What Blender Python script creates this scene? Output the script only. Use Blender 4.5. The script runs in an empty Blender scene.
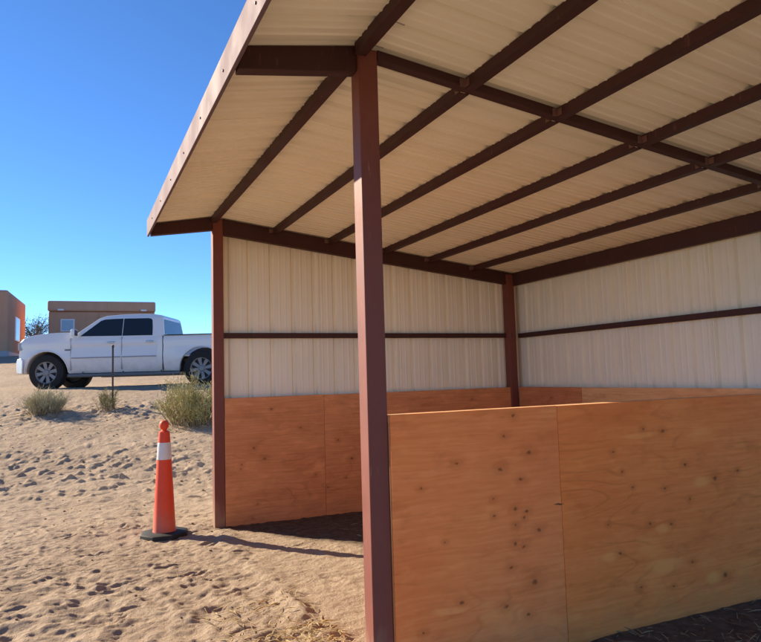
import bpy, bmesh, math, random
import numpy as np
from mathutils import Vector, Matrix

random.seed(7); rng = np.random.default_rng(11)
SC = bpy.context.scene
COL = SC.collection

# ------------------------------------------------------------------ camera
CX, CY, CZ = -1.22825, -2.79384, 1.40283
YAW, PITCH, ROLL, FPX = 0.43693, 0.08182, -0.02847, 660.64
fw = Vector((math.sin(YAW)*math.cos(PITCH), math.cos(YAW)*math.cos(PITCH), math.sin(PITCH)))
rt = Vector((math.cos(YAW), -math.sin(YAW), 0)); up = rt.cross(fw)
r2 = math.cos(ROLL)*rt + math.sin(ROLL)*up; u2 = -math.sin(ROLL)*rt + math.cos(ROLL)*up
cd = bpy.data.cameras.new('camera'); cam = bpy.data.objects.new('camera', cd); COL.objects.link(cam)
cam.matrix_world = Matrix(((r2.x, u2.x, -fw.x, CX), (r2.y, u2.y, -fw.y, CY), (r2.z, u2.z, -fw.z, CZ), (0, 0, 0, 1)))
cd.sensor_fit = 'HORIZONTAL'; cd.sensor_width = 36; cd.lens = 36*FPX/761
cd.clip_start = .05; cd.clip_end = 20000
SC.camera = cam
RH = Vector((math.cos(YAW), -math.sin(YAW), 0)); FH = Vector((math.sin(YAW), math.cos(YAW), 0))

def at(px, py, zc):
    c = Vector((CX, CY, CZ)); return c+(fw+r2*((px-380.5)/FPX)-u2*((py-321)/FPX))*zc
hg = 'flat-roofed stucco houses on the rise'

# ------------------------------------------------------------------ materials
class N:
    """small node-tree writer"""
    def __init__(s, name):
        s.m = bpy.data.materials.new(name); s.m.use_nodes = True
        s.t = s.m.node_tree; s.p = s.t.nodes['Principled BSDF']
        tc = s.t.nodes.new('ShaderNodeTexCoord'); s.obj = tc.outputs['Object']
        s.rnd = s.t.nodes.new('ShaderNodeObjectInfo').outputs['Random']
    def new(s, typ, **kw):
        n = s.t.nodes.new(typ)
        for k, v in kw.items(): setattr(n, k, v)
        return n
    def put(s, sock, v):
        if hasattr(v, 'is_output') or isinstance(v, bpy.types.NodeSocket): s.t.links.new(v, sock)
        else:
            if isinstance(v, (tuple, list)) and len(v) == 3 and sock.type == 'RGBA': v = (*v, 1)
            sock.default_value = v
    def math(s, op, a, b=0., c=None, clamp=False):
        n = s.new('ShaderNodeMath', operation=op, use_clamp=clamp); s.put(n.inputs[0], a); s.put(n.inputs[1], b)
        if c is not None: s.put(n.inputs[2], c)
        return n.outputs[0]
    def vmath(s, op, a, b=None):
        n = s.new('ShaderNodeVectorMath', operation=op); s.put(n.inputs[0], a)
        if b is not None: s.put(n.inputs[1], b)
        return n
    def noise(s, vec, scale, detail=4, rough=.55, dist=0.):
        n = s.new('ShaderNodeTexNoise'); s.put(n.inputs['Vector'], vec); n.inputs['Scale'].default_value = scale
        n.inputs['Detail'].default_value = detail; n.inputs['Roughness'].default_value = rough; n.inputs['Distortion'].default_value = dist
        return n.outputs['Fac']
    def scale(s, vec, xyz):
        return s.vmath('MULTIPLY', vec, xyz).outputs[0]
    def ramp(s, fac, a, b, lo=0., hi=1.):
        n = s.new('ShaderNodeMapRange', interpolation_type='SMOOTHSTEP'); s.put(n.inputs[0], fac)
        for i, v in ((1, a), (2, b), (3, lo), (4, hi)): s.put(n.inputs[i], v)
        return n.outputs[0]
    def mix(s, fac, a, b, mode='MIX'):
        n = s.new('ShaderNodeMix', data_type='RGBA', blend_type=mode); s.put(n.inputs[0], fac)
        s.put(n.inputs[6], a); s.put(n.inputs[7], b); return n.outputs[2]
    def sep(s, v):
        n = s.new('ShaderNodeSeparateXYZ'); s.put(n.inputs[0], v); return n.outputs
    def comb(s, x, y, z):
        n = s.new('ShaderNodeCombineXYZ'); s.put(n.inputs[0], x); s.put(n.inputs[1], y); s.put(n.inputs[2], z); return n.outputs[0]
    def bump(s, h, strength=.3, dist=.01):
        n = s.new('ShaderNodeBump'); s.put(n.inputs['Height'], h); n.inputs['Strength'].default_value = strength
        n.inputs['Distance'].default_value = dist; s.put(s.p.inputs['Normal'], n.outputs[0])
    def out(s, color=None, rough=None, spec=None, metal=None):
        if color is not None: s.put(s.p.inputs['Base Color'], color)
        if rough is not None: s.put(s.p.inputs['Roughness'], rough)
        if spec is not None: s.put(s.p.inputs['Specular IOR Level'], spec)
        if metal is not None: s.put(s.p.inputs['Metallic'], metal)
        return s.m

M = {}
def plain(name, col, rough=.5, var=.12, scale=6., spec=.5, metal=0., bump=0.):
    n = N(name); f = n.noise(n.obj, scale, 5)
    a = tuple(c*(1-var) for c in col); b = tuple(min(1, c*(1+var)) for c in col)
    if bump: n.bump(n.noise(n.obj, scale*6, 4), bump, .004)
    M[name] = n.out(n.mix(f, a, b), rough, spec, metal); return M[name]

# oxide-red painted steel with scuffs and dust
def steel(name, base, dust, rough=.42, spec=.4, sheen=.2):
    n = N(name)
    f = n.noise(n.obj, 3.2, 6); g = n.noise(n.scale(n.obj, (60, 60, 9)), 1., 3)
    c = n.mix(f, tuple(x*.75 for x in base), tuple(x*1.25 for x in base))
    sc = n.math('MULTIPLY', n.ramp(g, .60, .74), n.ramp(n.noise(n.obj, 5, 3), .42, .62))
    c = n.mix(n.math('MULTIPLY', sc, .35), c, dust)
    if name == 'post_steel':      # sand splashed up the foot of the posts
        zz = n.math('SUBTRACT', n.sep(n.obj)[2], n.math('MULTIPLY', n.noise(n.scale(n.obj, (18, 18, 5)), 1., 4), .55))
        c = n.mix(n.ramp(zz, -.25, .05, .5, 0.), c, (.38, .25, .16))
    n.bump(n.noise(n.obj, 45, 3), .12, .003)
    n.put(n.p.inputs['Sheen Weight'], sheen); n.put(n.p.inputs['Sheen Roughness'], .45); n.put(n.p.inputs['Sheen Tint'], (1., .80, .74))
    M[name] = n.out(c, n.ramp(f, .3, .7, rough-.06, rough+.1), spec)
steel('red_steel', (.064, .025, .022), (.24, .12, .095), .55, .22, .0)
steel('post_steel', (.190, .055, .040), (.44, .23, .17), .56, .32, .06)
steel('fascia_steel', (.155, .098, .112), (.46, .32, .30), .72, .2, .0)
plain('clip_steel', (.17, .085, .07), .5, .2, 20)
plain('screw_steel', (.10, .05, .05), .4)

def sheet(name, base, grey, along):
    """pale coated steel sheet with faint dust; the ribs are geometry"""
    n = N(name)
    sc = [9., 9., 9.]; sc[along] = .9
    f = n.noise(n.obj, .8, 4); g = n.noise(n.scale(n.obj, tuple(sc)), 1.2, 5, .6)
    c = n.mix(n.ramp(f, .3, .7), tuple(x*.95 for x in base), tuple(min(1, x*1.04) for x in base))
    c = n.mix(n.math('MULTIPLY', n.ramp(g, .56, .80), .28), c, grey)
    M[name] = n.out(c, .45, .35)
sheet('wall_sheet', (.88, .845, .69), (.66, .60, .46), 2)
sheet('roof_sheet', (.87, .82, .67), (.68, .60, .45), 0)
plain('outer_sheet', (.35, .33, .30), .4)

KN = [(0.77,1.18,1.0),(0.71,1.08,1.0),(0.86,0.99,1.4),(0.68,0.92,1.3),(0.8,0.86,1.1),(0.43,0.97,1.0),(0.23,0.87,0.8),(0.63,0.78,0.8),(0.63,0.7,0.8),(0.76,0.72,1.0),(0.83,0.7,1.0),(0.81,0.67,0.8),(0.9,0.6,1.2),(0.76,0.64,0.8),(0.75,0.55,1.1),(0.8,0.53,1.1),(0.72,0.44,1.1),(0.86,0.35,1.7),(0.68,0.26,1.3),(0.81,0.2,1.1),(0.43,0.32,1.0),(0.22,0.22,0.9),(0.35,0.61,0.6),(1.65,1.06,1.0),(1.8,1.04,1.0),(1.42,0.95,0.9),(1.96,0.84,1.1),(1.48,0.84,0.7),(1.55,0.75,0.7),(1.79,0.72,0.9),(1.98,0.64,0.9),(2.2,0.74,1.8),(1.36,0.57,0.7),(1.66,0.54,1.0),(1.82,0.52,1.0),(1.43,0.41,1.0),(1.97,0.29,1.0),(1.57,0.21,1.0),(1.81,0.18,0.8),(2.23,0.18,1.8),(2.4,0.77,0.9)]
PATCH = [(1.62,1.035,.17,.022),(2.1,.74,.10,.035),(1.37,.41,.09,.03),(1.76,.31,.17,.055),(1.76,.5,.08,.03),(2.14,.18,.09,.04),(.37,.29,.12,.02)]
KA = [(q[0]+3.66, q[1], q[2]*1.1) for q in [(.37,.73,1.2),(.48,.62,1.5),(.25,.58,1),(1.4,.55,1.5),(1.13,.28,1),(.4,.19,.8),(.35,.06,.8),(.24,.54,.8),(.85,.9,.9),(1.9,.85,1),(2.4,.95,1),(2.9,1.1,1),(.55,1.1,.8),(1.0,.42,.8),(1.25,.75,.9),(1.33,.36,.7)]]
def plywood(name, knots, patches, light, dark, red):
    n = N(name)
    x, y, z = n.sep(n.obj)[0:3]
    u = n.math('ADD', x, y); off = n.math('MULTIPLY', n.rnd, 23.)
    P0 = n.comb(u, off, z)
    warp = n.noise(n.scale(P0, (1.3, 1, 2.2)), 1.6, 3)
    uv = n.comb(u, off, n.math('ADD', z, n.math('MULTIPLY', warp, .05)))
    # knots
    kf = None; ring = None
    KV = n.vmath('ADD', n.comb(n.math('MULTIPLY', u, .72), 0, z), n.vmath('MULTIPLY', n.vmath('SUBTRACT', n.new('ShaderNodeTexNoise').outputs['Color'], (.5, .5, .5)).outputs[0], (.020, 0, .016)).outputs[0]).outputs[0]
    kn = [q for q in n.t.nodes if q.bl_idname == 'ShaderNodeTexNoise'][-1]; n.put(kn.inputs['Vector'], n.obj); kn.inputs['Scale'].default_value = 55
    for (kx, kz, kr) in knots:
        d = n.vmath('DISTANCE', KV, (kx*.72, 0, kz)).outputs['Value']
        k = n.ramp(d, .001*kr, .0105*kr, 1., 0.); h = n.ramp(d, .004*kr, .045*kr, 1., 0.)
        kf = k if kf is None else n.math('MAXIMUM', kf, k); ring = h if ring is None else n.math('MAXIMUM', ring, h)
    # rotary-cut figure: contour lines of a stretched noise
    f = n.noise(n.scale(uv, (.55, 1, 2.6)), 1.5, 4, .5)
    fig = n.math('SINE', n.math('MULTIPLY', n.math('ADD', f, n.math('MULTIPLY', ring, .05)), 95.))
    fig = n.ramp(fig, -.2, 1.)
    grain = n.noise(n.scale(uv, (2.2, 1, 60.)), 1., 6, .65)
    fine = n.noise(n.scale(uv, (9., 1, 240.)), 1., 3, .6)
    big = n.noise(n.scale(P0, (.9, 1, 1.6)), 1.3, 4)
    c = n.mix(n.ramp(grain, .28, .72), dark, light)
    c = n.mix(n.math('MULTIPLY', fig, .15), c, red)
    c = n.mix(n.math('MULTIPLY', n.ramp(big, .45, .75), .45), c, red)
    c = n.mix(n.math('MULTIPLY', n.ramp(n.noise(n.scale(P0, (1.1, 1, 3.4)), 1.7, 3), .60, .72), .35), c, tuple(min(1, q*1.35) for q in light))
    for (px, pz, sx, sz) in patches:
        d = n.vmath('DISTANCE', n.comb(n.math('MULTIPLY', u, 1/sx), 0, n.math('MULTIPLY', n.math('ADD', z, n.math('MULTIPLY', n.math('SUBTRACT', warp, .5), .09)), 1/sz)), (px/sx, 0, pz/sz)).outputs['Value']
        c = n.mix(n.ramp(d, .45, 1.05, .55, 0.), c, tuple(min(1, q*1.35) for q in light))
    mot = n.noise(n.scale(P0, (3.2, 1, 6.5)), 1.4, 5, .6)
    c = n.mix(n.math('MULTIPLY', n.ramp(mot, .52, .70), .27), c, tuple(q*.62 for q in red))
    c = n.mix(n.math('MULTIPLY', n.ramp(mot, .46, .30), .30), c, tuple(min(1, q*1.25) for q in light))
    cath = n.math('SINE', n.math('MULTIPLY', n.noise(n.scale(uv, (.8, 1, 3.2)), 1.1, 2, .4), 70.))
    c = n.mix(n.math('MULTIPLY', n.math('MULTIPLY', n.ramp(cath, .75, 1.), n.ramp(n.noise(P0, 2.3, 2), .46, .62)), .22), c, tuple(q*.55 for q in red))
    c = n.mix(n.math('MULTIPLY', ring, .34), c, tuple(q*.6 for q in red))
    c = n.mix(n.math('MULTIPLY', kf, .80), c, (.13, .040, .013))
    c = n.mix(n.math('MULTIPLY', n.ramp(kf, .82, 1.), .6), c, (.30, .105, .035))
    if patches:
        d = n.vmath('DISTANCE', n.comb(n.math('MULTIPLY', u, 1/.040), 0, n.math('MULTIPLY', n.math('ADD', z, n.math('MULTIPLY', n.noise(n.obj, 40, 2), .02)), 1/.0045)), (1.035/.040, 0, .724/.0045)).outputs['Value']
        c = n.mix(n.ramp(d, .5, 1.1, .85, 0.), c, (.04, .016, .008))
    # rain and dust stains that start at the bottom edge with a ragged rim
    st = n.math('ADD', z, n.math('MULTIPLY', n.noise(n.scale(P0, (3, 1, .6)), 2.2, 4), -.34))
    c = n.mix(n.ramp(st, -.12, .03, .22, 0.), c, (.46, .25, .11))
    c = n.mix(1., c, [q for q in n.t.nodes if q.bl_idname == 'ShaderNodeObjectInfo'][0].outputs['Color'], 'MULTIPLY')
    n.bump(n.math('ADD', n.math('MULTIPLY', grain, .6), n.math('ADD', n.math('MULTIPLY', fine, .4), n.math('MULTIPLY', kf, -1.))), .25, .004)
    M[name] = n.out(c, .7, .14)
plywood('partition_ply', KN, PATCH, (.93, .290, .088), (.82, .222, .060), (.76, .160, .042))
plywood('liner_ply', KA, [], (.75, .335, .150), (.61, .242, .102), (.57, .188, .074))
plain('pine', (.62, .40, .20), .6, .2, 9)
plain('ply_edge', (.66, .46, .27), .7, .25, 25)

def sand():
    n = N('sand')
    x, y, z = n.sep(n.obj)[0:3]
    a = n.noise(n.obj, .55, 6); b = n.noise(n.obj, 5.5, 6); f = n.noise(n.obj, 60, 5, .7); g = n.noise(n.obj, 190, 3, .7)
    c = n.mix(n.ramp(a, .3, .7), (.340, .240, .170), (.425, .312, .228))
    c = n.mix(n.math('MULTIPLY', n.ramp(b, .35, .7), .5), c, (.49, .37, .265))
    c = n.mix(n.math('MULTIPLY', n.ramp(f, .58, .75), .4), c, (.24, .165, .105))
    c = n.mix(n.math('MULTIPLY', n.ramp(g, .62, .75), .5), c, (.60, .46, .33))
    c = n.mix(n.math('MULTIPLY', n.ramp(n.noise(n.obj, 2.1, 5, .7), .60, .72), .55), c, (.27, .19, .125))
    # trodden dark soil under the roof; its edge paints in the end wall's shadow
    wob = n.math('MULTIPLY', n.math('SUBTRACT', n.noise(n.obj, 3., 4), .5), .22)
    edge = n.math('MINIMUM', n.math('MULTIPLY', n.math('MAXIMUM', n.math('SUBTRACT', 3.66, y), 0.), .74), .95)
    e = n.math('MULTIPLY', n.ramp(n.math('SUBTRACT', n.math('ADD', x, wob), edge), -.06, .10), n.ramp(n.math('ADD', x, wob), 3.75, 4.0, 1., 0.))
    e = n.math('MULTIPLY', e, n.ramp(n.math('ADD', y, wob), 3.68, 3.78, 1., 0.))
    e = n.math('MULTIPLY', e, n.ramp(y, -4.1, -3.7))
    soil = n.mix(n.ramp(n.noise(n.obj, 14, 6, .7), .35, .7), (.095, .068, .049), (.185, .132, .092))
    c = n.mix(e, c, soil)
    h = n.math('ADD', n.math('MULTIPLY', f, .7), n.math('MULTIPLY', g, .35))
    h = n.math('ADD', h, n.math('MULTIPLY', n.noise(n.obj, 24, 5, .6), 1.2))
    n.bump(h, .85, .02)
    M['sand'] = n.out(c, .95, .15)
sand()

def stucco(name, col):
    n = N(name); f = n.noise(n.obj, .9, 6); g = n.noise(n.scale(n.obj, (3, 3, .5)), 1., 4)
    c = n.mix(f, tuple(q*.82 for q in col), tuple(q*1.12 for q in col))
    c = n.mix(n.math('MULTIPLY', n.ramp(g, .5, .75), .3), c, tuple(q*.7 for q in col))
    n.bump(n.noise(n.obj, 14, 5), .3, .03); M[name] = n.out(c, .9, .2)
stucco('brown_stucco', (.60, .31, .195)); stucco('tan_stucco', (.64, .345, .22))

plain('white_paint', (.73, .73, .725), .22, .03, 2., .5)
M['white_paint'].node_tree.nodes['Principled BSDF'].inputs['Coat Weight'].default_value = .4
def dusty(name, z1, amount, dust):
    """road dust on the lower part, ragged upper rim"""
    n = N.__new__(N); n.m = M[name]; n.t = n.m.node_tree; n.p = n.t.nodes['Principled BSDF']
    oc = n.new('ShaderNodeTexCoord').outputs['Object']; src = n.p.inputs['Base Color'].links[0].from_socket
    zz = n.math('SUBTRACT', n.sep(oc)[2], n.math('MULTIPLY', n.noise(oc, 5, 5, .65), z1*.9))
    n.put(n.p.inputs['Base Color'], n.mix(n.math('MULTIPLY', n.ramp(zz, -.25*z1, .55*z1, 1., 0.), amount), src, dust))
plain('tinted_glass', (.012, .014, .017), .06, .1, 2., .6)
plain('cab_glass', (.10, .14, .18), .05, .1, 2., .7)
plain('tyre_rubber', (.022, .021, .020), .8, .3, 14, .3, 0., .3)
plain('alloy', (.25, .252, .255), .55, .15, 8, .5, .4)
plain('dark_plastic', (.02, .02, .021), .55, .2)
plain('chrome', (.50, .51, .52), .22, .05, 4, .5, .9)
plain('step_grey', (.13, .13, .135), .5, .1)
plain('lamp_lens', (.34, .36, .38), .1, .08)
plain('tail_lens', (.35, .02, .02), .15)
plain('grey_moulding', (.33, .33, .35), .5)
plain('badge_grey', (.16, .16, .17), .4)
plain('cone_orange', (.80, .080, .036), .55, .16, 7, .3)
dusty('white_paint', .75, .55, (.42, .33, .24)); dusty('cone_orange', .4, .32, (.50, .30, .20))
plain('cone_sleeve', (.70, .69, .67), .35, .10, 40, .5, 0., .5)
plain('black_rubber', (.028, .027, .026), .7, .35, 16, .3, 0., .4)
plain('rusty_post', (.075, .055, .045), .6, .3, 10)
plain('window_white', (.72, .74, .76), .3, .05)
plain('window_pane', (.30, .38, .46), .08, .1)
plain('lamp_white', (.8, .8, .78), .3, .05)
plain('dry_stem', (.22, .16, .10), .9, .25, 9)
plain('tree_bark', (.12, .10, .085), .9, .25, 9)
plain('dung', (.12, .08, .05), .9, .4, 30, .2, 0., .5)

def leafmat(name, a, b):
    n = N(name); f = n.noise(n.obj, 9, 4)
    gi = n.new('ShaderNodeNewGeometry').outputs['Random Per Island']
    c = n.mix(n.math('ADD', n.math('MULTIPLY', f, .4), n.math('MULTIPLY', gi, .6)), a, b)
    n.put(n.p.inputs['Subsurface Weight'], 0.)
    M[name] = n.out(c, .7, .25)
leafmat('sage_leaf', (.24, .22, .075), (.60, .52, .25))
leafmat('grey_grass', (.32, .29, .165), (.58, .52, .34))
leafmat('yellow_weed', (.15, .15, .05), (.34, .30, .12))
leafmat('tree_leaf', (.05, .06, .05), (.11, .12, .10))
leafmat('straw_dry', (.42, .30, .14), (.66, .52, .30))
leafmat('straw_dull', (.22, .16, .09), (.44, .34, .20))

# ------------------------------------------------------------------ mesh helpers
class MB:
    def __init__(s): s.v = []; s.f = []
    def add(s, vs, fs):
        o = len(s.v); s.v += [tuple(v) for v in vs]; s.f += [tuple(i+o for i in f) for f in fs]; return s
    def box(s, x0, x1, y0, y1, z0, z1):
        vs = [(x, y, z) for x in (x0, x1) for y in (y0, y1) for z in (z0, z1)]
        return s.add(vs, [(0,1,3,2), (4,6,7,5), (0,4,5,1), (2,3,7,6), (0,2,6,4), (1,5,7,3)])
    def prism(s, poly, axis, a, b):
        """poly in the two other axes (order x,y,z without axis), extruded a..b"""
        n = len(poly); mk = {0: lambda p, t: (t, p[0], p[1]), 1: lambda p, t: (p[0], t, p[1]), 2: lambda p, t: (p[0], p[1], t)}[axis]
        vs = [mk(p, a) for p in poly] + [mk(p, b) for p in poly]
        return s.add(vs, [tuple(range(n))[::-1], tuple(range(n, 2*n))] + [(i, (i+1) % n, n+(i+1) % n, n+i) for i in range(n)])
    def lathe(s, prof, n=24, c=(0, 0, 0), axis=2, caps=True):
        vs = []; k = len(prof)
        for r, h in prof:
            for i in range(n):
                a = 2*math.pi*i/n; p = (r*math.cos(a), r*math.sin(a), h)
                if axis == 1: p = (p[0], p[2], p[1])
                vs.append((p[0]+c[0], p[1]+c[1], p[2]+c[2]))
        fs = [(j*n+i, j*n+(i+1) % n, (j+1)*n+(i+1) % n, (j+1)*n+i) for j in range(k-1) for i in range(n)]
        if caps: fs += [tuple(range(n))[::-1], tuple(range((k-1)*n, k*n))]
        return s.add(vs, fs)
    def tube(s, pts, rads, n=6):
        pts = [Vector(p) for p in pts]; vs = []
        for i, p in enumerate(pts):
            d = (pts[min(i+1, len(pts)-1)]-pts[max(i-1, 0)]).normalized()
            a = d.cross(Vector((.31, .87, .41))).normalized(); b = d.cross(a)
            for k in range(n):
                t = 2*math.pi*k/n; vs.append(p+(a*math.cos(t)+b*math.sin(t))*rads[i])
        k = len(pts)
        return s.add(vs, [(j*n+i, j*n+(i+1) % n, (j+1)*n+(i+1) % n, (j+1)*n+i) for j in range(k-1) for i in range(n)]
                     + [tuple(range(n))[::-1], tuple(range((k-1)*n, k*n))])
    def build(s, name, mat, parent=None, bevel=0., seg=2, smooth=False, angle=35, post=None):
        me = bpy.data.meshes.new(name); me.from_pydata(s.v, [], s.f)
        bm = bmesh.new(); bm.from_mesh(me)
        if post: post(bm)
        bmesh.ops.recalc_face_normals(bm, faces=bm.faces); bm.to_mesh(me); bm.free()
        me.materials.append(M[mat]); o = bpy.data.objects.new(name, me); COL.objects.link(o)
        if parent: o.parent = parent
        if bevel:
            b = o.modifiers.new('bevel', 'BEVEL'); b.width = bevel; b.segments = seg; b.limit_method = 'ANGLE'; b.angle_limit = math.radians(30)
        if smooth or bevel:
            me.polygons.foreach_set('use_smooth', [True]*len(me.polygons))
            try: me.set_sharp_from_angle(angle=math.radians(angle))
            except Exception: pass
        return o
def thing(name, label, cat, loc=(0, 0, 0), rz=0., group=None):
    o = bpy.data.objects.new(name, None); COL.objects.link(o); o.empty_display_size = .2
    o.location = loc; o.rotation_euler = (0, 0, rz); o['label'] = label; o['category'] = cat; o['kind'] = 'thing'
    if group: o['group'] = group
    return o
def twin(o, parent, delta):
    c = o.copy(); COL.objects.link(c); c.parent = parent; c.location = Vector(o.location)+Vector(delta); return c

# ------------------------------------------------------------------ terrain
HT = np.array([(-1e5, 0), (8., 0), (9, .10), (10, .29), (11, .47), (12, .64), (13, .84), (14, 1.02), (15, 1.17), (16, 1.265), (18.5, 1.31), (22, 1.58), (36, 3.0), (45, 3.25), (70, 3.35), (1e5, 3.4)])
def hill(t):
    s = 0
    for d in (-.6, -.3, 0, .3, .6): s = s+np.interp(t+d, HT[:, 0], HT[:, 1])
    return s/5
def vnoise(x, y, seed):
    r = np.random.default_rng(seed); T = r.random((256, 256))
    xi = np.floor(x).astype(int); yi = np.floor(y).astype(int); fx = x-xi; fy = y-yi
    fx = fx*fx*(3-2*fx); fy = fy*fy*(3-2*fy)
    g = lambda i, j: T[i % 256, j % 256]
    return (g(xi, yi)*(1-fx)+g(xi+1, yi)*fx)*(1-fy)+(g(xi, yi+1)*(1-fx)+g(xi+1, yi+1)*fx)*fy-.5
def spaced(segs):
    out = [segs[0][0]]
    for a, b, d0, d1 in segs:
        x = out[-1]
        while x < b-1e-6:
            t = (x-a)/(b-a); x = min(b, x+d0*(d1/d0)**max(0, min(1, t)))
            out.append(x)
    return np.array(out)
def mirror_far(v): return v
gx = np.concatenate([-spaced([(3.4, 12, .03, .5), (12, 4000, .6, 600)])[::-1][:-1], spaced([(-3.4, 1.4, .0145, .0145), (1.4, 3.4, .03, .03)]), spaced([(3.4, 12, .05, .6), (12, 4000, .7, 600)])[1:]])
gy = np.concatenate([-spaced([(1.2, 6, .04, .3), (6, 4000, .4, 600)])[::-1][:-1], spaced([(-1.2, .5, .03, .0125), (.5, 4.5, .0125, .0125), (4.5, 9, .0125, .026), (9, 18, .026, .06), (18, 45, .08, .6), (45, 6000, .8, 900)])])
GX, GY = np.meshgrid(gx, gy, indexing='ij')
TT = (GX-CX)*math.sin(YAW)+(GY-CY)*math.cos(YAW)
def base_height(X, Y):
    T = (X-CX)*math.sin(YAW)+(Y-CY)*math.cos(YAW); return hill(T)
Z = hill(TT)
inside = np.clip((GX-.0)/.15, 0, 1)*np.clip((3.75-GX)/.15, 0, 1)*np.clip((3.72-GY)/.1, 0, 1)
near = np.clip((40-np.abs(GX))/20, 0, 1)*np.clip((60-np.abs(GY))/30, 0, 1)
# loosened, churned band on the rise beyond the cone, wheel-smoothed ground further up
churn = np.exp(-((TT-9.4)/1.5)**2)*np.clip((1.0-GX+.2*TT*.1)/1.0, 0, 1)
bank = np.exp(-((TT-13.0)/.8)**2)
und = vnoise(GX*.9+3, GY*.9, 1)*.05+vnoise(GX*2.1, GY*2.1+9, 2)*.035
med = vnoise(GX*4.2+GY*1.5, GY*5.6, 3)*.024+vnoise(GX*9.5, GY*11.5, 4)*.015
fin = vnoise(GX*17, GY*22, 5)*.014+vnoise(GX*34, GY*43, 6)*.010
ridged = (.5-np.abs(vnoise(GX*6.5+vnoise(GX*3, GY*3, 8), GY*6.5, 7))*2)*.03
cl = np.maximum(vnoise(GX*8, GY*8, 12)+vnoise(GX*16, GY*16, 13)*.5-.05, 0)*.16
calm = 1-.5*np.clip((TT-6.3)/1.5, 0, 1)
Z += near*(1-.55*inside)*(und*.5+calm*(med*(.6+.35*np.clip((5.5-TT)/2, 0, 1))+fin*1.05+ridged*(.5+.4*np.clip((5.5-TT)/2, 0, 1)))+churn*(med*.9+cl*.55)+bank*(med*1.2+cl*.5))
Z += near*(vnoise(GX*.35, GY*.35, 21)*.10)*np.clip((TT-9)/4, 0, 1)
# footprints and hoof marks: oval dents with a pushed-up rim
def dent(x, y, a, L, W, depth):
    i0, i1 = np.searchsorted(gx, [x-L*2.2, x+L*2.2]); j0, j1 = np.searchsorted(gy, [y-L*2.2, y+L*2.2])
    if i1-i0 < 3 or j1-j0 < 3: return
    X = GX[i0:i1, j0:j1]-x; Y = GY[i0:i1, j0:j1]-y
    u = (X*math.cos(a)+Y*math.sin(a))/L; v = (-X*math.sin(a)+Y*math.cos(a))/W
    r = np.sqrt(u*u+v*v)
    Z[i0:i1, j0:j1] += depth*(-np.clip(1.25-r*1.25, 0, 1)**.6*(1+.3*u)+.55*np.exp(-((r-1.2)/.28)**2))*(1-.5*inside[i0:i1, j0:j1])
for k in range(780):
    t = random.random()
    y = .2+(12.5)*t**1.25; x = random.uniform(-3.2-.02*y, 1.2+.12*y)
    if x > -.05 and -.6 < y < 3.6: 
        if random.random() < .25: continue
    s = random.uniform(.6, 1.15)
    dent(x, y, random.gauss(-.15, .65), .145*s, .036*s, random.uniform(.005, .013)*(1 if y < 5 else .55))
# drip-line ridge of sand along the open front, kept below the stall boards
rid = np.exp(-((GX-.02-.05*vnoise(GX*0+1, GY*2.2, 31))/.10)**2)*np.clip((3.55-GY)/.3, 0, 1)*np.clip((GY+3.5)/.5, 0, 1)
Z += rid*(.012+.02*vnoise(GX*4, GY*4, 32))
# slightly drifted sand along the foot of the end boards outside, flat pad for the lorry-sized turning place
nx, ny = GX.shape
co = np.stack([GX, GY, Z], -1).reshape(-1, 3).astype(np.float32)
ii, jj = np.meshgrid(np.arange(nx-1), np.arange(ny-1), indexing='ij'); a0 = (ii*ny+jj).ravel()
quads = np.stack([a0, a0+ny, a0+ny+1, a0+1], -1).astype(np.int32)
me = bpy.data.meshes.new('ground'); me.vertices.add(len(co)); me.vertices.foreach_set('co', co.ravel())
me.loops.add(quads.size); me.loops.foreach_set('vertex_index', quads.ravel())
me.polygons.add(len(quads)); me.polygons.foreach_set('loop_start', np.arange(len(quads), dtype=np.int32)*4)
me.polygons.foreach_set('use_smooth', np.ones(len(quads), dtype=bool)); me.update(calc_edges=True); me.validate()
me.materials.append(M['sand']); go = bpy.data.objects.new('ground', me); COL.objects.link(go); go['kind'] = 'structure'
def gz(x, y):
    i = min(max(np.searchsorted(gx, x), 1), nx-1); j = min(max(np.searchsorted(gy, y), 1), ny-1)
    return float(Z[i, j])

# ------------------------------------------------------------------ the shelter
L, D, YE = 3.65, 3.53, -3.65
ZT, SL = 2.9948, .1179                    # underside of the roof sheets at x=0, fall to the back
zt = lambda x: ZT-SL*x
zf = lambda x: ZT+.19*x                   # short front slope, x negative
sh = thing('horse_shelter', 'open-fronted metal horse shelter with brown steel frame, cream ribbed walls and plywood lining', 'shelter')
S = .0025
def post(x0, y0, top, w=.1):
    o = MB().box(x0, x0+w, y0, y0+w, -.25, top).build('post', 'post_steel', sh, .006, 2); return o
post(0, 0, 2.976); post(0, L, 2.976); post(0, YE-.1, 2.976)
post(D-.085, L-.02, zt(D)-.02); post(D, -.0, zt(D)-.02, .09); post(D, YE-.1, zt(D)-.02, .09)
def slope_beam(name, y0, y1, x0, x1, top, bot, mat='red_steel'):
    return MB().prism([(x0, bot(x0)), (x1, bot(x1)), (x1, top(x1)), (x0, top(x0))], 1, y0, y1).build(name, mat, sh, .004, 2)
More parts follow.
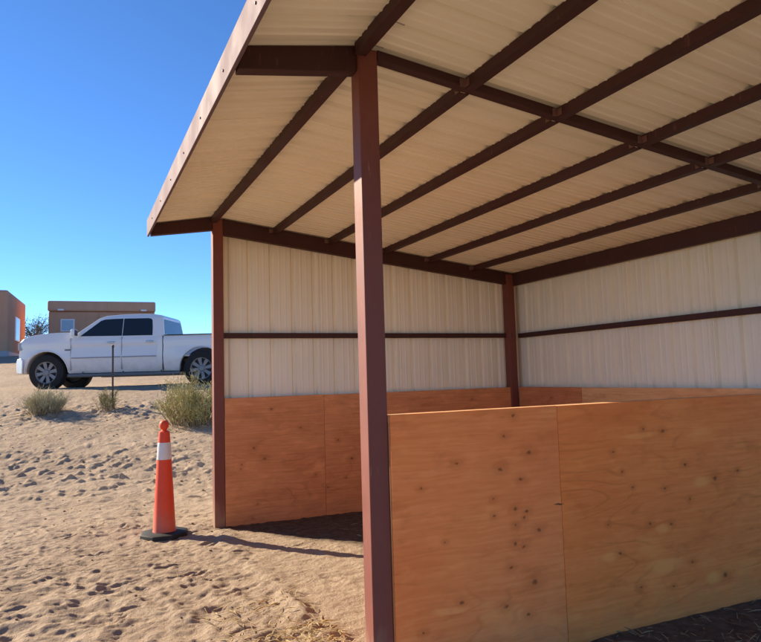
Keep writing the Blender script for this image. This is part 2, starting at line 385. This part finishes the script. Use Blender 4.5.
# end frame: deep rafter; middle frame: shallow tube; outrigger arms over the front posts
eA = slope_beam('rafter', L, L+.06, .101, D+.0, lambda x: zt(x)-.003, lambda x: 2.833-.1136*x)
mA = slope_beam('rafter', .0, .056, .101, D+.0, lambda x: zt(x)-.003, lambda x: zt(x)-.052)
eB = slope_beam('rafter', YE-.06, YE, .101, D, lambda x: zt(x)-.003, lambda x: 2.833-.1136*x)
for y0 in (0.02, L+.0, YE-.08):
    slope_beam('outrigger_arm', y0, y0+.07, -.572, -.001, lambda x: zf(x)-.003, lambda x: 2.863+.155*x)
PX = [-.019, .599, 1.193, 1.820, 2.382, 2.972]
def purlin(x, y0, y1, kind):
    """C-section: web towards the front, lips below and above"""
    z1 = zt(max(x, 0))-.004; h = .056; w = .056; t = .004
    m = MB().box(x, x+t, y0, y1, z1-h, z1).box(x+t, x+w, y0, y1, z1-h, z1-h+t).box(x+t, x+w, y0, y1, z1-t, z1).box(x+w-t, x+w, y0, y1, z1-h+t, z1-h+.018)
    return m.build(kind, 'red_steel', sh)
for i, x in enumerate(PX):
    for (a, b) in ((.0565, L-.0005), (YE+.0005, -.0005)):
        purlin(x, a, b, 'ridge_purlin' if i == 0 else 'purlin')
    if i:
        for (yc, own, sg) in ((0, mA, -1), (L, eA, -1), (.056, mA, 1)):
            z1 = zt(x)-.006
            MB().box(x-.034, x-.001, yc+sg*.003-.002, yc+sg*.003+.002, z1-.046, z1-.004).box(x-.005, x-.001, yc+sg*.0055, yc+sg*.04, z1-.046, z1-.008).build('clip', 'clip_steel', own)
# back eave beam
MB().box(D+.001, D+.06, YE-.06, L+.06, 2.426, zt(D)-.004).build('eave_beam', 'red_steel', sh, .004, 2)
# front fascia channel
fa = MB().prism([(-.600, 2.779), (-.581, 2.779), (-.581, 2.784), (-.592, 2.784), (-.592, 2.925), (-.578, 2.929), (-.578, 2.939), (-.600, 2.939)], 1, YE-.12, L+.10).build('fascia', 'fascia_steel', sh, .002, 1)
for y in np.arange(YE+.2, L, .61):
    for zz in (2.845,):
        MB().lathe([(.007, 0), (.007, .003), (.004, .006)], 10).build('screw', 'screw_steel', fa)
        o = COL.objects[-1] if False else bpy.data.objects[sorted([q.name for q in fa.children])[-1]]
        o.rotation_euler = (0, -math.pi/2, 0); o.location = (-.6001, float(y), zz)
# end-wall girts and back-wall girts
MB().box(.101, D-.086, L+.040, L+.095, 1.806, 1.858).build('girt', 'red_steel', sh, .003, 2)
MB().box(D+.040, D+.095, .091, L-.021, 1.798, 1.850).build('girt', 'red_steel', sh, .003, 2)
for (x0, x1, y0, y1) in ((D-.078, D-.066, L-.026, L-.0205), (D-.025, D-.013, L-.026, L-.0205)):
    MB().box(x0, x1, y0, y1, 1.79, 1.865).build('clip', 'clip_steel', sh)

# ribbed sheets: profile along one axis, ribs stand out to the weather side
def rib_profile(a, b, pitch=.2286, start=0., mi=.0022):
    pts = []
    k0 = math.floor((a-start)/pitch)-1
    for k in range(k0, k0+int((b-a)/pitch)+4):
        c = start+k*pitch
        j = random.uniform(-.0012, .0012); lap = (k % 4 == 0)
        pts += [(c-.028, 0+j), (c-.012, .026), (c+.012, .026), (c+.028, 0+j)]
        if lap: pts += [(c+.040, 0), (c+.0405, -.0045)]
        pts += [(c+.071, -.0002), (c+.077, -mi), (c+.086, -mi), (c+.094, 0)]
        pts += [(c+.134, j), (c+.141, -mi), (c+.150, -mi), (c+.158, -.0005)]
    pts = [p for p in pts if a < p[0] < b]
    return [(a, 0)]+pts+[(b, 0)]
def ribbed(name, mat, prof, fn, t=.0012, seg=6, warp=0.):
    """fn(u, h, k) -> point; k in 0..1 runs along the ribs"""
    n = len(prof); vs = []; fs = []
    for lay in (0, 1):
        for k in range(seg+1):
            for (u, h) in prof: vs.append(fn(u, h+lay*t, k/seg))
    N1 = n*(seg+1)
    for lay in (0, 1):
        for k in range(seg):
            for i in range(n-1):
                q = (lay*N1+k*n+i, lay*N1+k*n+i+1, lay*N1+(k+1)*n+i+1, lay*N1+(k+1)*n+i); fs.append(q if lay else q[::-1])
    for i in range(n-1): fs += [(i, i+1, N1+i+1, N1+i), (seg*n+i+1, seg*n+i, N1+seg*n+i, N1+seg*n+i+1)]
    for k in range(seg): fs += [(k*n, N1+k*n, N1+(k+1)*n, (k+1)*n), (k*n+n-1, (k+1)*n+n-1, N1+(k+1)*n+n-1, N1+k*n+n-1)]
    m = MB(); m.v = vs; m.f = fs; return m.build(name, mat, sh)
WY = L+.098
pa = rib_profile(.02, D+.125, start=.152)
ribbed('wall_panel', 'wall_sheet', pa, lambda u, h, k: (u, WY+h, .05+k*(zt(u)-.012-.05)))
pb = rib_profile(-.02, L+.0975, start=.08)
ribbed('wall_panel', 'wall_sheet', pb, lambda u, h, k: (D+.098+h, u, .05+k*(zt(D+.1)-.012-.05)))
pr = rib_profile(YE-.16, L+.14, start=.0, mi=.0075)
ribbed('roof_panel', 'roof_sheet', pr, lambda u, h, k: (-.004+k*(D+.25), u, zt(-.004+k*(D+.25))+h+.001), seg=10)
ribbed('roof_panel', 'roof_sheet', pr, lambda u, h, k: (-.596+k*.588, u, zf(-.596+k*.588)+h+.001), seg=4)
MB().prism([(-.14, zf(-.14)+.022), (0, ZT+.026), (.14, zt(.14)+.022), (.14, zt(.14)+.024), (0, ZT+.029), (-.14, zf(-.14)+.024)], 1, YE-.16, L+.14).build('ridge_cap', 'outer_sheet', sh)

# plywood lining on the end wall and on the back wall
def board(x0, x1, y0, y1, z0, z1, mat, parent, name, b=.0015, tint=None):
    o = MB().box(x0, x1, y0, y1, z0, z1).build(name, mat, parent, b, 1)
    if tint: o.color = (*tint, 1)            # every sheet of plywood has its own tone
    return o
board(.102, 1.114, L+.001, L+.019, -.04, 1.222, 'liner_ply', sh, 'plywood_liner')
board(1.1165, D-.037, L+.0015, L+.0195, -.04, 1.219, 'liner_ply', sh, 'plywood_liner')
board(D+.001, D+.019, 2.549, L-.045, -.04, 1.220, 'liner_ply', sh, 'plywood_liner', tint=(.92, .84, .85))
board(D+.0015, D+.0195, .11, 2.5465, -.04, 1.219, 'liner_ply', sh, 'plywood_liner', tint=(1.15, 1.45, 1.5))
for (x0, x1, y0, y1) in ((.101, D-.09, L+.0205, L+.058), (D+.0205, D+.058, .092, L-.06)):
    for z0 in (.3, 1.15): MB().box(x0, x1, y0, y1, z0, z0+.055).build('liner_rail', 'pine', sh, .003, 1)

# ------------------------------------------------------------------ stall partition
pt = thing('stall_partition', 'waist-high plywood stall partition with many dark knots, beside the nearest steel post', 'partition', (0, 0, 0))
x_end = D-.004
for (a, b, zz, dy) in ((.1015, 1.0705, 1.2178, 0), (1.0727, 3.505, 1.2165, .0006)):
    board(a, b, -.020+dy, -.002+dy, -.05, zz, 'partition_ply', pt, 'plywood_panel', tint=(1.10, 1.14, 1.20) if a < 1 else (1.10, 1.06, .92))
board(.1015, 2.30, .0905, .1085, -.05, 1.214, 'liner_ply', pt, 'plywood_panel')
board(2.3025, 3.50, .0905, .1085, -.05, 1.213, 'liner_ply', pt, 'plywood_panel')
MB().box(.1015, 3.505, -.0008, .0895, 1.176, 1.2145).build('top_rail', 'ply_edge', pt, .003, 1)
for xs in (.102, 1.05, 2.27, 3.46): MB().box(xs, xs+.038, .0, .089, -.05, 1.175).build('stud', 'pine', pt, .002, 1)

# ------------------------------------------------------------------ straw and droppings
def strands(name, mat, regions, label=None):
    m = MB()
    for (x0, x1, y0, y1, n, dens) in regions:
        for _ in range(n):
            x = random.uniform(x0, x1); y = y0+(y1-y0)*random.random()**dens
            l = random.uniform(.02, .09)*(.6+.8*random.random()); a = random.uniform(0, 6.28); w = random.uniform(.0010, .0024)
            z = gz(x, y)+random.uniform(.002, .012); t = random.uniform(-.18, .3)
            d = Vector((math.cos(a), math.sin(a), t))*l; s = Vector((-math.sin(a), math.cos(a), 0))*w; k = Vector((0, 0, -.25*l*random.random()))
            p = Vector((x, y, z)); q = p+d*.5-k*.4; e = p+d
            m.add([p-s, p+s, q+s, q-s, e+s*.6, e-s*.6, p+Vector((0, 0, -.002)), e+Vector((0, 0, -.002))], [(0, 1, 2, 3), (3, 2, 4, 5), (0, 3, 5, 7, 6), (1, 6, 7, 4, 2)])
    o = m.build(name, mat); o['kind'] = 'stuff'; return o
strands('straw', 'straw_dry', [(-.50, .1, .2, 1.5, 330, 1.3), (-.28, .1, .0, .9, 420, 1.)])
strands('straw', 'straw_dull', [(.9, 3.2, -.45, -.03, 260, 1.5), (1.2, 3.2, -1.2, -.3, 90, 1.), (.6, 2.5, .6, 3.2, 60, 1.)])
m = MB()
for (cx_, cy_, n_, sp) in ((-.80, .78, 14, .06), (-.92, .84, 7, .06)):
    for _ in range(n_):
        x = random.gauss(cx_, sp); y = random.gauss(cy_, sp*.6); r = random.uniform(.007, .015); z = gz(x, y)+r*.45
        vs = []
        for iy in range(4):
            for ix in range(7):
                th = (iy+.5)/4*math.pi; ph = ix/7*6.283; q = r*random.uniform(.75, 1.15)
                vs.append((x+q*math.sin(th)*math.cos(ph), y+q*math.sin(th)*math.sin(ph), z+.75*q*math.cos(th)))
        m.add(vs, [(j*7+i, j*7+(i+1) % 7, (j+1)*7+(i+1) % 7, (j+1)*7+i) for j in range(3) for i in range(7)]+[tuple(range(7))[::-1], tuple(range(21, 28))])
for _ in range(170):
    y = .4+11*random.random()**1.4; x = random.uniform(-2.6-.05*y, .6 if y > 3.4 else -.15); r = random.uniform(.004, .010)*(1+.12*y); z = gz(x, y)+r*.3
    vs = [(x+r*random.uniform(.7, 1.2)*math.cos(q), y+r*random.uniform(.7, 1.2)*math.sin(q), z+h_*r) for h_ in (-.5, .15) for q in np.arange(6)*1.047]+[(x, y, z+.55*r)]
    m.add(vs, [(i, (i+1) % 6, 6+(i+1) % 6, 6+i) for i in range(6)]+[(6+i, 6+(i+1) % 6, 12) for i in range(6)]+[(5, 4, 3, 2, 1, 0)])
o = m.build('dirt_crumbs', 'dung', None, smooth=True); o['kind'] = 'stuff'

# ------------------------------------------------------------------ traffic cone
cn = thing('traffic_cone', 'tall orange traffic cone with one white sleeve on black rubber base', 'traffic cone', (-.46, 3.62, gz(-.46, 3.62)-.006), .2)
cn.scale = (.93, .93, .945)
MB().lathe([(.232, .0), (.236, .008), (.232, .044), (.215, .052), (.118, .056)], 8).build('base', 'black_rubber', cn, .006, 2)
MB().lathe([(.112, .054), (.107, .075), (.093, .32), (.076, .62), (.066, .80), (.0535, .985), (.050, 1.0), (.028, 1.012), (.024, 1.022)], 32).build('cone_body', 'cone_orange', cn, smooth=True)
MB().lathe([(.0712, .735), (.0720, .740), (.0622, .892), (.0612, .897)], 32).build('reflective_sleeve', 'cone_sleeve', cn, smooth=True)
MB().lathe([(.024, 1.020), (.034, 1.028), (.044, 1.045), (.046, 1.065), (.042, 1.088), (.030, 1.102), (.018, 1.108)], 24).build('grip_knob', 'cone_orange', cn, smooth=True)

# ------------------------------------------------------------------ pickup truck
TO = Vector((-1.84, 15.56, 1.27)); WB = 3.85; TW = 1.78
tk = thing('pickup_truck', 'white crew-cab pickup truck parked on the rise, facing left', 'pickup truck', TO, -YAW)
for i, xx in enumerate((0, WB)):
    pass
def arch(cx, r, z0, n=14, back=False):
    a0 = math.acos(max(-1, min(1, 1))) ; zc = .42
    s = math.asin((z0-zc)/r); pts = [(cx+r*math.cos(t), zc+r*math.sin(t)) for t in np.linspace(s, math.pi-s, n)]
    return pts
def inset(z):
    return float(np.interp(z, [.38, .55, .78, 1.02, 1.12, 1.2, 1.32], [.075, .035, .0, .030, .012, .022, .07]))
def body_shape(cuts_z, cuts_x, fn):
    def post(bm):
        for c in cuts_z: bmesh.ops.bisect_plane(bm, geom=bm.verts[:]+bm.edges[:]+bm.faces[:], plane_co=(0, 0, c), plane_no=(0, 0, 1))
        for c in cuts_x: bmesh.ops.bisect_plane(bm, geom=bm.verts[:]+bm.edges[:]+bm.faces[:], plane_co=(c, 0, 0), plane_no=(1, 0, 0))
        for v in bm.verts:
            d = fn(v.co.x, v.co.z); v.co.y += d if v.co.y < TW/2 else -d
    return post
nose = lambda x: float(np.interp(x, [-.85, -.6, -.3, .1], [.17, .07, .02, 0.]))
# front clip and cab below the belt line
poly = [(-.70, .50), (-.70, .40), (-.545, .40)]+arch(0, .53, .41)[::-1]+[(.56, .39), (2.885, .39), (2.885, 1.285), (.70, 1.345), (.60, 1.415), (.30, 1.415), (-.12, 1.395), (-.42, 1.355), (-.62, 1.285), (-.72, 1.19), (-.735, .86)]
MB().prism(poly, 1, 0, TW).build('body', 'white_paint', tk, .025, 3, post=body_shape((.55, .78, 1.02, 1.12, 1.2), (-.6, -.3, .1), lambda x, z: inset(z)+nose(x)))
# bed
poly = [(2.905, .39), (WB-.57, .39)]+arch(WB, .55, .41)[::-1]+[(WB+.57, .46), (5.02, .50), (5.04, 1.265), (2.905, 1.275)]
bd = MB()
bd.prism(poly, 1, 0, .10).prism(poly, 1, TW-.10, TW); bd.box(2.905, 2.96, .101, TW-.101, .75, 1.27); bd.box(4.97, 5.03, .101, TW-.101, .55, 1.26); bd.box(2.961, 4.969, .101, TW-.101, .74, .78)
bed = bd.build('bed', 'white_paint', tk, .018, 2, post=body_shape((.55, .78, 1.02, 1.12, 1.2), (), lambda x, z: inset(z)))
MB().box(2.93, 5.02, .012, .09, 1.272, 1.292).box(2.93, 5.02, TW-.09, TW-.012, 1.272, 1.292).build('bed_rail_cap', 'dark_plastic', tk, .006, 2)
MB().box(5.035, 5.05, .03, .14, .78, 1.14).build('taillight', 'tail_lens', tk, .01, 2); MB().box(5.035, 5.05, TW-.14, TW-.03, .78, 1.14).build('taillight', 'tail_lens', tk, .01, 2)
MB().box(5.03, 5.2, .05, TW-.05, .48, .68).build('rear_bumper', 'chrome', tk, .03, 2)
# greenhouse
gh_in = lambda x, z: .045+max(0, z-1.28)*.27+max(0, z-1.74)*.55
poly = [(.58, 1.27), (1.26, 1.755), (1.42, 1.815), (1.75, 1.842), (2.25, 1.848), (2.62, 1.835), (2.80, 1.80), (2.86, 1.75), (2.925, 1.27)]
MB().prism(poly, 1, 0, TW).build('cab_roof', 'white_paint', tk, .03, 3, post=body_shape((1.45, 1.6, 1.74, 1.79), (), gh_in))
def side_pane(pts, name, mat, far=False, o=-.004):
    m = MB(); n = len(pts); vs = []
    for e in (o, o+.012):
        for x, z in pts:
            y = gh_in(x, z)+e; vs.append((x, TW-y if far else y, z))
    m.add(vs, [tuple(range(n))[::-1], tuple(range(n, 2*n))]+[(i, (i+1) % n, n+(i+1) % n, n+i) for i in range(n)]); return m.build(name, mat, tk)
wf = [(.83, 1.31), (1.30, 1.685), (1.40, 1.722), (1.60, 1.732), (1.868, 1.735), (1.868, 1.51), (1.868, 1.295)]
wr = [(1.885, 1.295), (1.885, 1.51), (1.885, 1.735), (2.50, 1.728), (2.575, 1.712), (2.60, 1.67), (2.622, 1.5), (2.632, 1.29)]
for far in (False, True):
    side_pane(wf, 'side_window', 'tinted_glass', far); side_pane(wr, 'side_window', 'tinted_glass', far)
def glass_quad(a, b, y0, y1, o, name, mat, ti=.1):
    """pane between two (x,z) points of the sloping front or rear of the cab"""
    d = Vector((b[0]-a[0], 0, b[1]-a[1])).normalized(); nrm = Vector((-d.z, 0, d.x))*o
    vs = []
    for e in (nrm, nrm*-.6):
        vs += [Vector((a[0], y0, a[1]))+e, Vector((a[0], y1, a[1]))+e, Vector((b[0], y1-ti, b[1]))+e, Vector((b[0], y0+ti, b[1]))+e]
    MB().add(vs, [(0, 1, 2, 3), (7, 6, 5, 4), (0, 4, 5, 1), (1, 5, 6, 2), (2, 6, 7, 3), (3, 7, 4, 0)]).build(name, mat, tk)
glass_quad((.66, 1.327), (1.22, 1.727), .16, TW-.16, .006, 'windshield', 'tinted_glass')
glass_quad((2.919, 1.315), (2.868, 1.69), .12, TW-.12, -.006, 'rear_window', 'cab_glass', .10)
# doors: outline seams, handles, moulding
for (x0, x1) in ((.62, 1.872), (1.884, 2.76)):
    dr = MB()
    for k in range(10):
        z0 = .44+k*.084; z1 = z0+.084
        dr.add([(x0, inset(z0)-.004, z0), (x1, inset(z0)-.004, z0), (x1, inset(z1)-.004, z1), (x0, inset(z1)-.004, z1), (x0, inset(z0)+.01, z0), (x1, inset(z0)+.01, z0), (x1, inset(z1)+.01, z1), (x0, inset(z1)+.01, z1)],
               [(0, 1, 2, 3), (0, 3, 7, 4), (1, 5, 6, 2)] + ([(0, 4, 5, 1)] if k == 0 else []) + ([(3, 2, 6, 7)] if k == 9 else []))
    door = dr.build('door', 'white_paint', tk, smooth=True, angle=30)
    MB().box(x0-.010, x0-.001, .002, .05, .46, 1.27).build('seam', 'grey_moulding', door)
    hx = x1-.24 if x0 < 1 else x1-.17
    MB().box(hx-.10, hx+.08, inset(1.13)-.045, inset(1.13)-.002, 1.115, 1.155).build('handle', 'chrome', door, .012, 2)
    MB().box(x0+.01, x1-.01, inset(.77)-.016, inset(.77)-.0042, .755, .785).build('side_moulding', 'grey_moulding', door, .004, 1)
MB().box(2.886, 2.904, .03, TW-.03, .42, 1.26).build('bed_gap', 'dark_plastic', tk)
MB().box(.46, .60, inset(.98)-.006, inset(.98)+.004, .955, .995).build('badge', 'badge_grey', tk, .003, 1)
for y0, y1 in ((-.17, .03), (TW-.03, TW+.17)):
    mr = MB().box(.68, .78, y0, y1, 1.30, 1.48).build('mirror', 'white_paint', tk, .03, 3)
    MB().box(.781, .786, y0+.02, y1-.02, 1.32, 1.46).build('mirror_glass', 'tinted_glass', mr)
bp = MB().prism([(-.80, .42), (-.60, .40), (-.585, .44), (-.585, .76), (-.66, .80), (-.80, .79), (-.835, .72), (-.835, .5)], 1, -.005, TW+.005).build('front_bumper', 'white_paint', tk, .02, 2, post=body_shape((), (), lambda x, z: float(np.interp(x, [-.84, -.6], [.2, .03]))))
MB().box(-.755, -.73, .42, TW-.42, .88, 1.20).build('grille', 'chrome', tk, .01, 1)
for y0, y1 in ((.112, .40), (TW-.40, TW-.112)):
    MB().box(-.757, -.52, y0, y1, .99, 1.19).build('headlight', 'lamp_lens', tk, .03, 3)
for y in (-.08, TW+.08):
    rb = MB().tube([(.60, y, .335), (.75, y, .33), (3.2, y, .33), (3.35, y, .34)], [.045]*4, 10)
    for xx in (.9, 1.9, 2.85): rb.tube([(xx, y, .335), (xx, TW/2+(y-TW/2)*.82, .42)], [.02, .02], 6)
    rb.build('running_board', 'step_grey', tk, smooth=True)
MB().box(-.5, 4.9, .30, TW-.30, .36, .62).build('chassis', 'dark_plastic', tk)
for cx_ in (0, WB):
    ar = MB(); pts = arch(cx_, .52 if cx_ == 0 else .54, .42)
    ar.prism([(p[0], p[1]) for p in pts], 1, .36, TW-.36); ar.build('wheel_well', 'dark_plastic', tk)
    lp = arch(cx_, .545 if cx_ == 0 else .565, .43, 18)
    MB().tube([(p[0], inset(p[1])-.002, p[1]) for p in lp], [.016]*18, 6).build('fender_lip', 'white_paint', tk, smooth=True)
def wheel(x, near):
    t = MB().lathe([(.27, -.13), (.36, -.135), (.425, -.12), (.445, -.08), (.445, .08), (.425, .12), (.36, .135), (.27, .13)], 36, axis=1, caps=False)
    tr = t.build('wheel', 'tyre_rubber', tk, smooth=True)
    sd = -1 if near else 1
    r = MB(); r.lathe([(.275, -.12), (.255, -.117), (.242, -.05), (.242, .1)], 32, axis=1, caps=False)
    for k in range(8):
        a = 2*math.pi*k/8+.2; ca, sa = math.cos(a), math.sin(a)
        rot = lambda u, v, w: (u*ca-v*sa, w, u*sa+v*ca)
        vs = [rot(u, v, w) for (u, v, w) in ((.04, -.028, -.085), (.04, .028, -.085), (.250, .046, -.105), (.250, -.046, -.105), (.04, -.028, -.05), (.04, .028, -.05), (.250, .046, -.07), (.250, -.046, -.07))]
        r.add(vs, [(0, 1, 2, 3), (7, 6, 5, 4), (0, 4, 5, 1), (1, 5, 6, 2), (2, 6, 7, 3), (3, 7, 4, 0)])
    r.lathe([(.075, -.05), (.075, -.095), (.06, -.112), (.03, -.116)], 20, axis=1)
    rim = r.build('rim', 'alloy', tr, smooth=True, angle=30)
    br = MB().lathe([(.235, -.03), (.235, .02)], 24, axis=1).build('brake_disc', 'dark_plastic', tr)
    if not near: tr.rotation_euler = (0, 0, math.pi)
    tr.location = (x, .15 if near else TW-.15, .43); return tr
for x in (0, WB):
    for nr in (True, False): wheel(x, nr)

# ------------------------------------------------------------------ plants
def blade(m, p, d, l, w, droop=.3):
    d = Vector(d).normalized(); s = d.cross(Vector((random.uniform(-1, 1), random.uniform(-1, 1), .3))).normalized()*w
    p = Vector(p); q = p+d*l*.55; e = p+d*l+Vector((0, 0, -droop*l))
    m.add([p-s, p+s, q+s*.9, q-s*.9, e], [(0, 1, 2, 3), (3, 2, 4)])
def bush(name, label, cat, x, y, w, h, nstem, nleaf, leaf, wl, mat, group, lean=0., spread=1.0, bare=0.0):
    z = gz(x, y)-.02; t = thing(name, label, cat, (x, y, z), 0, group)
    st = MB(); fo = MB(); tips = []
    for k in range(nstem):
        a = random.uniform(0, 6.283); rr = w*.5*math.sqrt(random.random()); el = math.acos(min(1, rr/(w*.5)*.92*spread))
        hh = h*random.uniform(.45, 1.1)*(.35+.65*math.sin(el))
        b = Vector((math.cos(a)*rr*.72, math.sin(a)*rr*.72, 0)); e = Vector((math.cos(a)*rr*random.uniform(.8, 1.35)+lean*hh, math.sin(a)*rr*random.uniform(.8, 1.3), hh*random.choice((.7, .85, 1, 1, 1.15))))
        mid = b.lerp(e, .5)+Vector((random.gauss(0, .04)*w, random.gauss(0, .04)*w, .08*h))
        st.tube([b, mid, e], [.008*h+.003, .005*h+.002, .0015], 4); tips.append((b, mid, e))
    for k in range(nleaf):
        b, mid, e = random.choice(tips); u = bare+(1-bare)*random.random()**.7
        p = (b.lerp(mid, u*2) if u < .5 else mid.lerp(e, u*2-1))+Vector((random.gauss(0, .03), random.gauss(0, .03), random.gauss(0, .03)))*w*1.1
        d = (e-b).normalized()*.8+Vector((random.gauss(0, .6), random.gauss(0, .6), random.gauss(.35, .45)))
        blade(fo, p, d, leaf*random.uniform(.5, 1.3), wl*random.uniform(.6, 1.3), random.uniform(0, .3))
    fo.build('foliage', mat, t); st.build('stem', 'dry_stem', t); return t
_b = at(193, 424, 11.9); BX, BY = _b.x, _b.y
bush('shrub', 'big olive-yellow shrub against the left corner post, below the truck bed', 'shrub', BX, BY, 1.08, .80, 120, 8500, .085, .0042, 'sage_leaf', 'desert shrubs on the rise', 0, .8, .05)
bush('shrub', 'grey-green tuft of dry grass in front of the truck front wheel', 'shrub', -1.72, 11.75, .70, .42, 110, 3000, .17, .0026, 'grey_grass', 'desert shrubs on the rise', .05, .75, .0)
bush('shrub', 'small sparse yellow-green weed around the thin metal post', 'shrub', -.60, 11.42, .46, .42, 36, 650, .11, .0032, 'yellow_weed', 'desert shrubs on the rise', 0, .8, .1)

strands('dry_litter', 'straw_dull', [(BX-.7, BX+.5, BY-.55, BY+.3, 420, 1.), (-2.15, -1.3, 11.35, 12.0, 260, 1.), (-.9, -.25, 11.1, 11.7, 160, 1.), (-2.6, .5, 9.8, 12.2, 220, 1.)])

# ------------------------------------------------------------------ thin metal post
px_, py_ = -.50, 11.50
tp = thing('metal_stake', 'thin dark metal stake standing upright in front of the truck doors', 'stake', (px_, py_, gz(px_, py_)), -YAW)
MB().box(-.018, .018, -.003, .003, -.2, 1.24).box(-.003, .003, .0031, .028, -.2, 1.24).build('stake_bar', 'rusty_post', tp)
MB().lathe([(.016, 1.205), (.024, 1.215), (.024, 1.255), (.012, 1.27)], 10).build('stake_cap', 'dark_plastic', tp, smooth=True)

# ------------------------------------------------------------------ houses on the rise
A = at(47, 356, 40); hrot = -YAW+math.radians(21.5)
hd = Vector((math.cos(hrot), math.sin(hrot), 0)); vb = at(155.5, 352, 40)-Vector((CX, CY, CZ))
# where the sight line through the right end meets the front wall
kx = ((A.x-CX)*vb.y-(A.y-CY)*vb.x)/(hd.y*vb.x-hd.x*vb.y); W2 = kx
h2 = thing('stucco_house', 'low brown stucco house behind the truck, with a wide flat parapet and wall lamps', 'house', (A.x, A.y, 3.05), hrot, hg)
top2 = at(47, 300.2, 40).z-3.05; lin = at(47, 310.8, 40).z-3.05
MB().box(.05, W2-.05, 0, 7, -.4, lin).build('wall', 'brown_stucco', h2, .08, 2)
MB().box(0, W2, -.14, 7.1, lin+.003, top2).build('parapet', 'tan_stucco', h2, .10, 3)
wn = MB().box(.72, 1.50, -.03, .05, lin-1.25, lin-.48).build('window', 'window_white', h2, .01, 1)
MB().box(.78, 1.44, -.036, -.0305, lin-1.19, lin-.54).build('pane', 'window_pane', wn)
for xx in (.73, W2-.72): MB().box(xx-.17, xx+.17, -.26, -.142, lin+.02, lin+.13).build('wall_lamp', 'lamp_white', h2, .02, 2)
MB().box(W2*.47, W2*.60, -.05, .02, lin-.45, lin-.18).build('vent', 'tan_stucco', h2, .01, 1)
C1 = at(7.5, 357, 36); F1 = at(25, 356, 42.5)
d1 = Vector((F1.x-C1.x, F1.y-C1.y, 0)); LW = d1.length; az = math.atan2(d1.y, d1.x)
h1 = thing('stucco_house', 'tall brown stucco house cut off by the left edge, with one narrow window', 'house', (C1.x, C1.y, 2.95), az-math.pi/2, hg)
t1 = at(7.5, 289, 36).z-2.95                                  # local +y runs along the side wall, -x to the left
MB().box(-9, 0, 0, LW, -.6, t1).build('wall', 'brown_stucco', h1, .16, 3)
w1 = MB().box(-.03, .05, LW*.34, LW*.60, t1-2.65, t1-1.25).build('window', 'window_white', h1, .01, 1)
MB().box(.0505, .056, LW*.37, LW*.57, t1-2.57, t1-1.33).build('pane', 'window_pane', w1)
w3 = MB().box(-5.2, -3.9, -.03, .05, 1.1, 2.1).build('window', 'window_white', h1, .01, 1)
MB().box(-5.12, -3.98, -.036, -.0305, 1.18, 2.02).build('pane', 'window_pane', w3)
MB().box(-7.6, -6.65, -.03, .05, .36, 2.4).build('door', 'tan_stucco', h1, .01, 1)
MB().box(-9.05, .05, -.05, LW+.05, -.5, .35).build('plinth', 'grey_moulding', h1, .05, 2)  # plain grey band around the foot of the house walls

# ------------------------------------------------------------------ sparse tree between the houses
T0 = at(35, 345, 58); tz = 3.25
tr = thing('bare_tree', 'small dark thin-leaved tree between the two brown houses', 'tree', (T0.x, T0.y, tz))
tm = MB(); cm = MB(); HTR = at(35, 317, 58).z-tz
tm.tube([(0, 0, -.3), (.05, 0, 1.), (.0, .1, 1.9)], [.16, .13, .10], 8)
for k in range(26):
    a = random.uniform(0, 6.283); z0 = random.uniform(1.2, 2.2); r = random.uniform(.6, 1.7); e = Vector((math.cos(a)*r, math.sin(a)*r, random.uniform(1.9, HTR)))
    b = Vector((0, .05, z0)); mid = b.lerp(e, .5)+Vector((random.gauss(0, .1), random.gauss(0, .1), .2)); tm.tube([b, mid, e], [.05, .03, .012], 5)
    for j in range(5):
        e2 = mid.lerp(e, random.random())+Vector((random.gauss(0, .3), random.gauss(0, .3), random.gauss(.1, .3))); tm.tube([mid.lerp(e, random.random()), e2], [.018, .008], 4)
        for q in range(26): blade(cm, e2+Vector((random.gauss(0, .17), random.gauss(0, .17), random.gauss(0, .14))), (random.gauss(0, 1), random.gauss(0, 1), random.gauss(0, 1)), random.uniform(.06, .16), .018, .1)
tm.build('trunk', 'tree_bark', tr, smooth=True); cm.build('crown', 'tree_leaf', tr)

# ------------------------------------------------------------------ light
sun_dir = Vector((.64, -.77, -.743*.64)).normalized()
el = math.asin(-sun_dir.z); rot = math.atan2(-sun_dir.x, -sun_dir.y)
w = bpy.data.worlds.new('World'); SC.world = w; w.use_nodes = True; nt = w.node_tree
sky = nt.nodes.new('ShaderNodeTexSky'); sky.sky_type = 'NISHITA'; sky.sun_disc = False
sky.sun_elevation = el; sky.sun_rotation = rot; sky.altitude = 2200; sky.air_density = .75; sky.dust_density = 0.; sky.ozone_density = 8.
bg = nt.nodes['Background']; hs = nt.nodes.new('ShaderNodeHueSaturation'); hs.inputs['Saturation'].default_value = 1.08; hs.inputs['Value'].default_value = .86; hs.inputs['Hue'].default_value = .503
nt.links.new(sky.outputs[0], hs.inputs['Color']); nt.links.new(hs.outputs[0], bg.inputs[0]); bg.inputs[1].default_value = .116
sl = bpy.data.lights.new('sun', 'SUN'); sl.energy = 3.45; sl.angle = math.radians(.53); sl.color = (1, .955, .88)
so = bpy.data.objects.new('sun', sl); COL.objects.link(so); so.rotation_euler = (-sun_dir).to_track_quat('Z', 'Y').to_euler(); so.location = (-6, 8, 6)
vs = SC.view_settings; vs.view_transform = 'Standard'; vs.look = 'None'; vs.exposure = 1.6; vs.gamma = 1; vs.use_curve_mapping = False
vs.use_white_balance = True; vs.white_balance_temperature = 8300; vs.white_balance_tint = 8
SC.render.engine = 'CYCLES'; SC.cycles.use_denoising = True; SC.cycles.max_bounces = 10; SC.cycles.diffuse_bounces = 6
